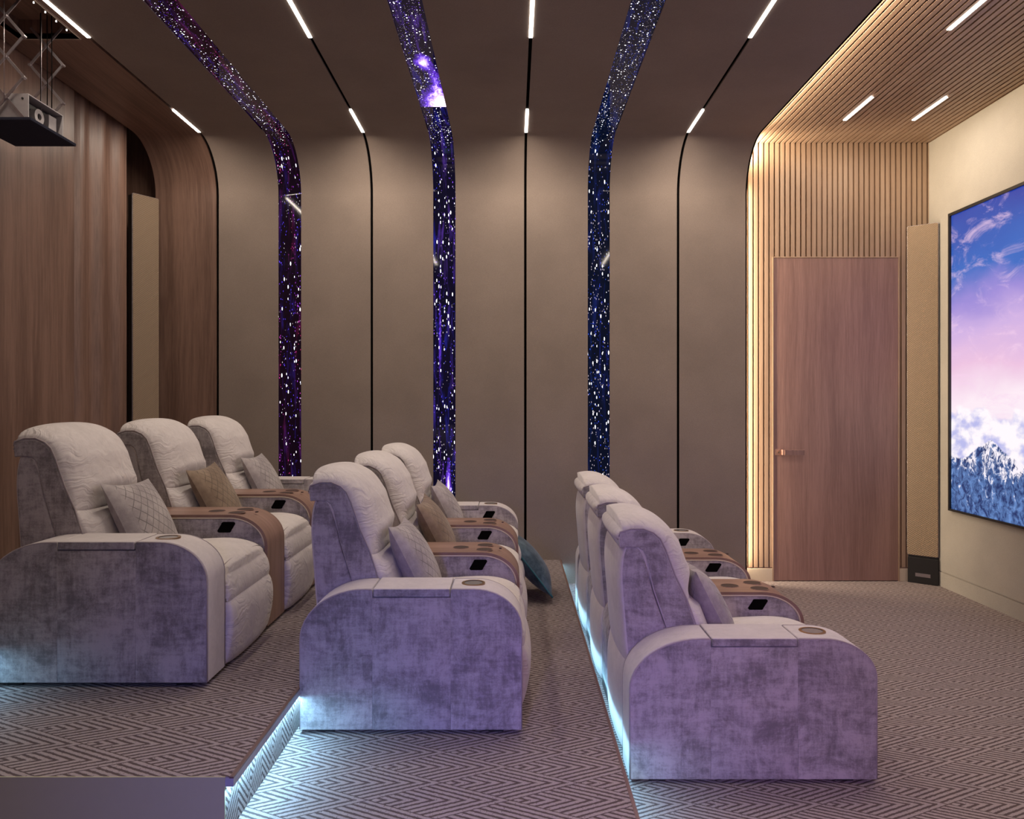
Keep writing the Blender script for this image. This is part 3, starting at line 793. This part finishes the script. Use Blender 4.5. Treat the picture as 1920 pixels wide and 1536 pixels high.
YR = [3.02, 3.773, 4.053, 4.613, 4.893]
protos = {k: make_recliner(k) for k in ('near', 'middle', 'far')}; protos['con'] = make_console()
used = set()
rows = [('back', 'on the top platform', -2.105, P2, 1.0), ('middle', 'on the middle platform', X2+.0, P1, 1.0), ('front', 'on the ground floor facing the screen', .468, 0, 1.113)]
for (rn, where, x0, z0, sx) in rows:
    seq = [('near', YR[0], {'back': 'grey velvet recliner at the open end of the back row, dim bluish side panel',
                            'middle': 'grey velvet recliner at the open end of the middle row, violet-lit side panel',
                            'front': 'grey velvet recliner showing its mauve side panel at the open end of the front row'}[rn]),
           ('con', YR[1], 'wood-topped armrest console between the open-end and centre recliners of the %s row' % rn),
           ('middle', YR[2], 'centre recliner of the %s row, grey velvet, between two wood-topped consoles' % rn),
           ('con', YR[3], 'wood-topped armrest console between the centre and wall-side recliners of the %s row' % rn),
           ('far', YR[4], 'grey velvet recliner at the wall end of the %s row, beside the fabric wall' % rn)]
    for (k, y, lb) in seq:
        o = protos[k] if k not in used else copy_tree(protos[k])
        used.add(k)
        o.location = (x0, y, z0); o.scale = (sx, 1, 1); o['label'] = lb
        o['group'] = 'armrest consoles in the recliner rows' if k == 'con' else 'velvet recliners in three rows'

# ------------------------------------------------------------------ pillows
def make_pillow(m, S=.42, T=.075, pipe=None):
    n = 22; V = []; Fc = []; UV = []
    for side in (1, -1):
        for j in range(n+1):
            for i in range(n+1):
                u = -1+2*i/n; v = -1+2*j/n
                h = T*max(0, (1-abs(u)**2.2)*(1-abs(v)**2.2))**.55
                x = S/2*u*(1-.10*(1-v*v)*abs(u)); z = S/2*v*(1-.10*(1-u*u)*abs(v))
                V.append((x, -side*h, z)); UV.append((i/n, j/n))
    N = (n+1)**2
    for s in range(2):
        for j in range(n):
            for i in range(n):
                a = s*N+j*(n+1)+i; f = (a, a+1, a+n+2, a+n+1); Fc.append(f if s == 0 else f[::-1])
    o = mesh_obj('throw_pillow', V, Fc, m, None, UV, smooth=True)
    if pipe:
        P = []
        for k in range(4*n):
            s, q = divmod(k, n); u, v = {0: (-1+2*q/n, -1), 1: (1, -1+2*q/n), 2: (1-2*q/n, 1), 3: (-1, 1-2*q/n)}[s]
            P.append((S/2*u*(1-.10*(1-v*v)*abs(u)), 0, S/2*v*(1-.10*(1-u*u)*abs(v))))
        tube('piping', P, .006, pipe, o, closed=True)
    return o
def place_pillow(m, x, y, z, label, roll=0.0, tilt=27, yaw=0.0, S=.42, pipe=None, T=.075):
    o = make_pillow(m, S, T, pipe)
    # pillow lies in its local x-z plane facing -y; turn it to face +x (the screen) and lean it back
    R = Matrix.Rotation(math.radians(90+yaw), 4, 'Z') @ Matrix.Rotation(math.radians(-tilt), 4, 'X') @ Matrix.Rotation(math.radians(roll), 4, 'Y')
    o.matrix_world = Matrix.Translation((x, y, z)) @ R
    return tag(o, label, 'pillow', 'throw pillows on the recliners')
pc = (.405, .587)
for (rn, where, x0, z0, sx) in rows:
    px = x0+pc[0]*(1.0 if sx == 1 else 1.06)
    place_pillow('pil_grey', px, 3.50, z0+pc[1], 'quilted grey pillow leaning on the recliner at the open end of the %s row' % rn, roll=3, yaw=0)
    if rn != 'front':
        place_pillow('pil_brown', px+.01, 4.34, z0+pc[1], 'quilted tan brown pillow on the centre recliner of the %s row' % rn, roll=-2)
        place_pillow('pil_grey', px, 5.20, z0+pc[1], 'quilted grey pillow on the recliner at the wall end of the %s row' % rn)
place_pillow('pil_teal', .115, 5.17, P1+.232, 'slate blue pillow with teal piping propped against the middle row footrest', tilt=38, S=.46, pipe='tealpipe', T=.08)

# ------------------------------------------------------------------ projector on its lift
PX0, PX1, PY0, PY1 = -2.88, -2.60, 4.065, 4.38
ZP = EYE+1.495
lift = thing('projector_lift', 'metal scissor lift with navy cover panel lowered from the ceiling hatch', 'lift', (HX0, HY0, ZP))
def LB(name, L, m, **k): return boxes(name, [(a-HX0, b-HX0, c-HY0, d-HY0, e-ZP, f-ZP) for (a,b,c,d,e,f) in L], m, lift, **k)
LB('cover_panel', [(-2.893, HX1, 3.99, 4.407, ZP-.012, ZP+.004)], 'navy', bevel=.002)
lvl = [EYE+1.62, EYE+1.73, EYE+1.84, EYE+1.95, EYE+2.06, EYE+2.17]
for yy in (4.045, 4.395):
    V = []; Fc = []; xa, xb, xm = -2.80-HX0, -2.61-HX0, -2.705-HX0
    Y = yy-HY0; z = [q-ZP for q in lvl]
    for i, zc in enumerate((z[0], z[2], z[4])):
        bar((xa, Y-.004, zc-.11), (xb, Y-.004, zc+.11), .014, .005, V, Fc)
        bar((xb, Y+.004, zc-.11), (xa, Y+.004, zc+.11), .014, .005, V, Fc)
    o = mesh_obj('scissor_arm', V, Fc, 'metal', lift)
    for zc in z[0::2]+[z[0]+.11, z[2]+.11]:
        for xx in ((xm,) if zc in z[0::2] else (xa, xb)):
            p = disc('pivot', (0, 0), .008, 'metal', o, -.012, .012, seg=12); p.rotation_euler = (math.pi/2, 0, 0); p.location = (xx, Y, zc)
for (cx, cy) in ((-2.70, 4.02), (-2.645, 4.25)):
    tube('cable', [(cx-HX0, cy-HY0, .10), (cx-HX0, cy-HY0, ZC-ZP+.09)], .0018, 'metal', lift)
for (cx, cy) in ((-2.675, 4.35), (-2.655, 4.36), (-2.70, 4.33)):
    tube('cable', [(cx-HX0, cy-HY0, .10), (cx-HX0+.002, cy-HY0, .35), (cx-HX0, cy-HY0, ZC-ZP+.09)], .003, 'black', lift)
pr = thing('projector', 'grey boxy projector with round lens hanging under the ceiling lift', 'projector', (PX0, PY0, ZP+.006))
def PB(name, L, m, **k): return boxes(name, [(a-PX0, b-PX0, c-PY0, d-PY0, e, f) for (a,b,c,d,e,f) in L], m, pr, **k)
hh = .152
PB('housing', [(PX0, PX1, PY0, PY0+.006, 0, hh), (PX0, PX1, PY1-.006, PY1, 0, hh), (PX0, PX1, PY0+.006, PY1-.006, hh-.006, hh), (PX0, PX0+.006, PY0+.006, PY1-.006, 0, hh-.006), (PX0, PX1, PY0+.006, PY1-.006, 0, .005)], 'whitemetal', bevel=.001)
PB('inner_body', [(PX0+.04, PX1-.05, PY0+.02, PY1-.02, .006, hh-.02)], 'matblack')
PB('side_vent', [(PX1-.055, PX1-.02, PY1-.10, PY1-.03, .008, hh-.03)], 'whitemetal', bevel=.004)
def lens_ring(name, r0, r1, x0, x1, m, par):
    V = []; Fc = []; sg = 32; cy, cz = .125, .072
    for (x, r) in ((x0, r1), (x1, r1), (x1, r0), (x0+.004, r0*.9)):
        for k in range(sg): a = 2*math.pi*k/sg; V.append((x, cy+r*math.cos(a), cz+r*math.sin(a)))
    for i in range(3):
        for k in range(sg): Fc.append((i*sg+k, i*sg+(k+1) % sg, (i+1)*sg+(k+1) % sg, (i+1)*sg+k))
    Fc.append(tuple(3*sg+k for k in range(sg)))
    o = mesh_obj(name, V, Fc, m, par, smooth=True); o.data.set_sharp_from_angle(angle=math.radians(40)); return o
ln = lens_ring('lens', .018, .042, .20, .262, 'whitemetal', pr)
lens_ring('lens_glass', .006, .0175, .215, .245, 'black', ln)
for (x, z) in ((PX1-.03, .125), (PX1-.17, .125)):
    s = disc('screw', (0, 0), .006, 'matblack', pr, 0, .004, seg=12); s.rotation_euler = (math.pi/2, 0, 0); s.location = (x-PX0, -.0005, z)
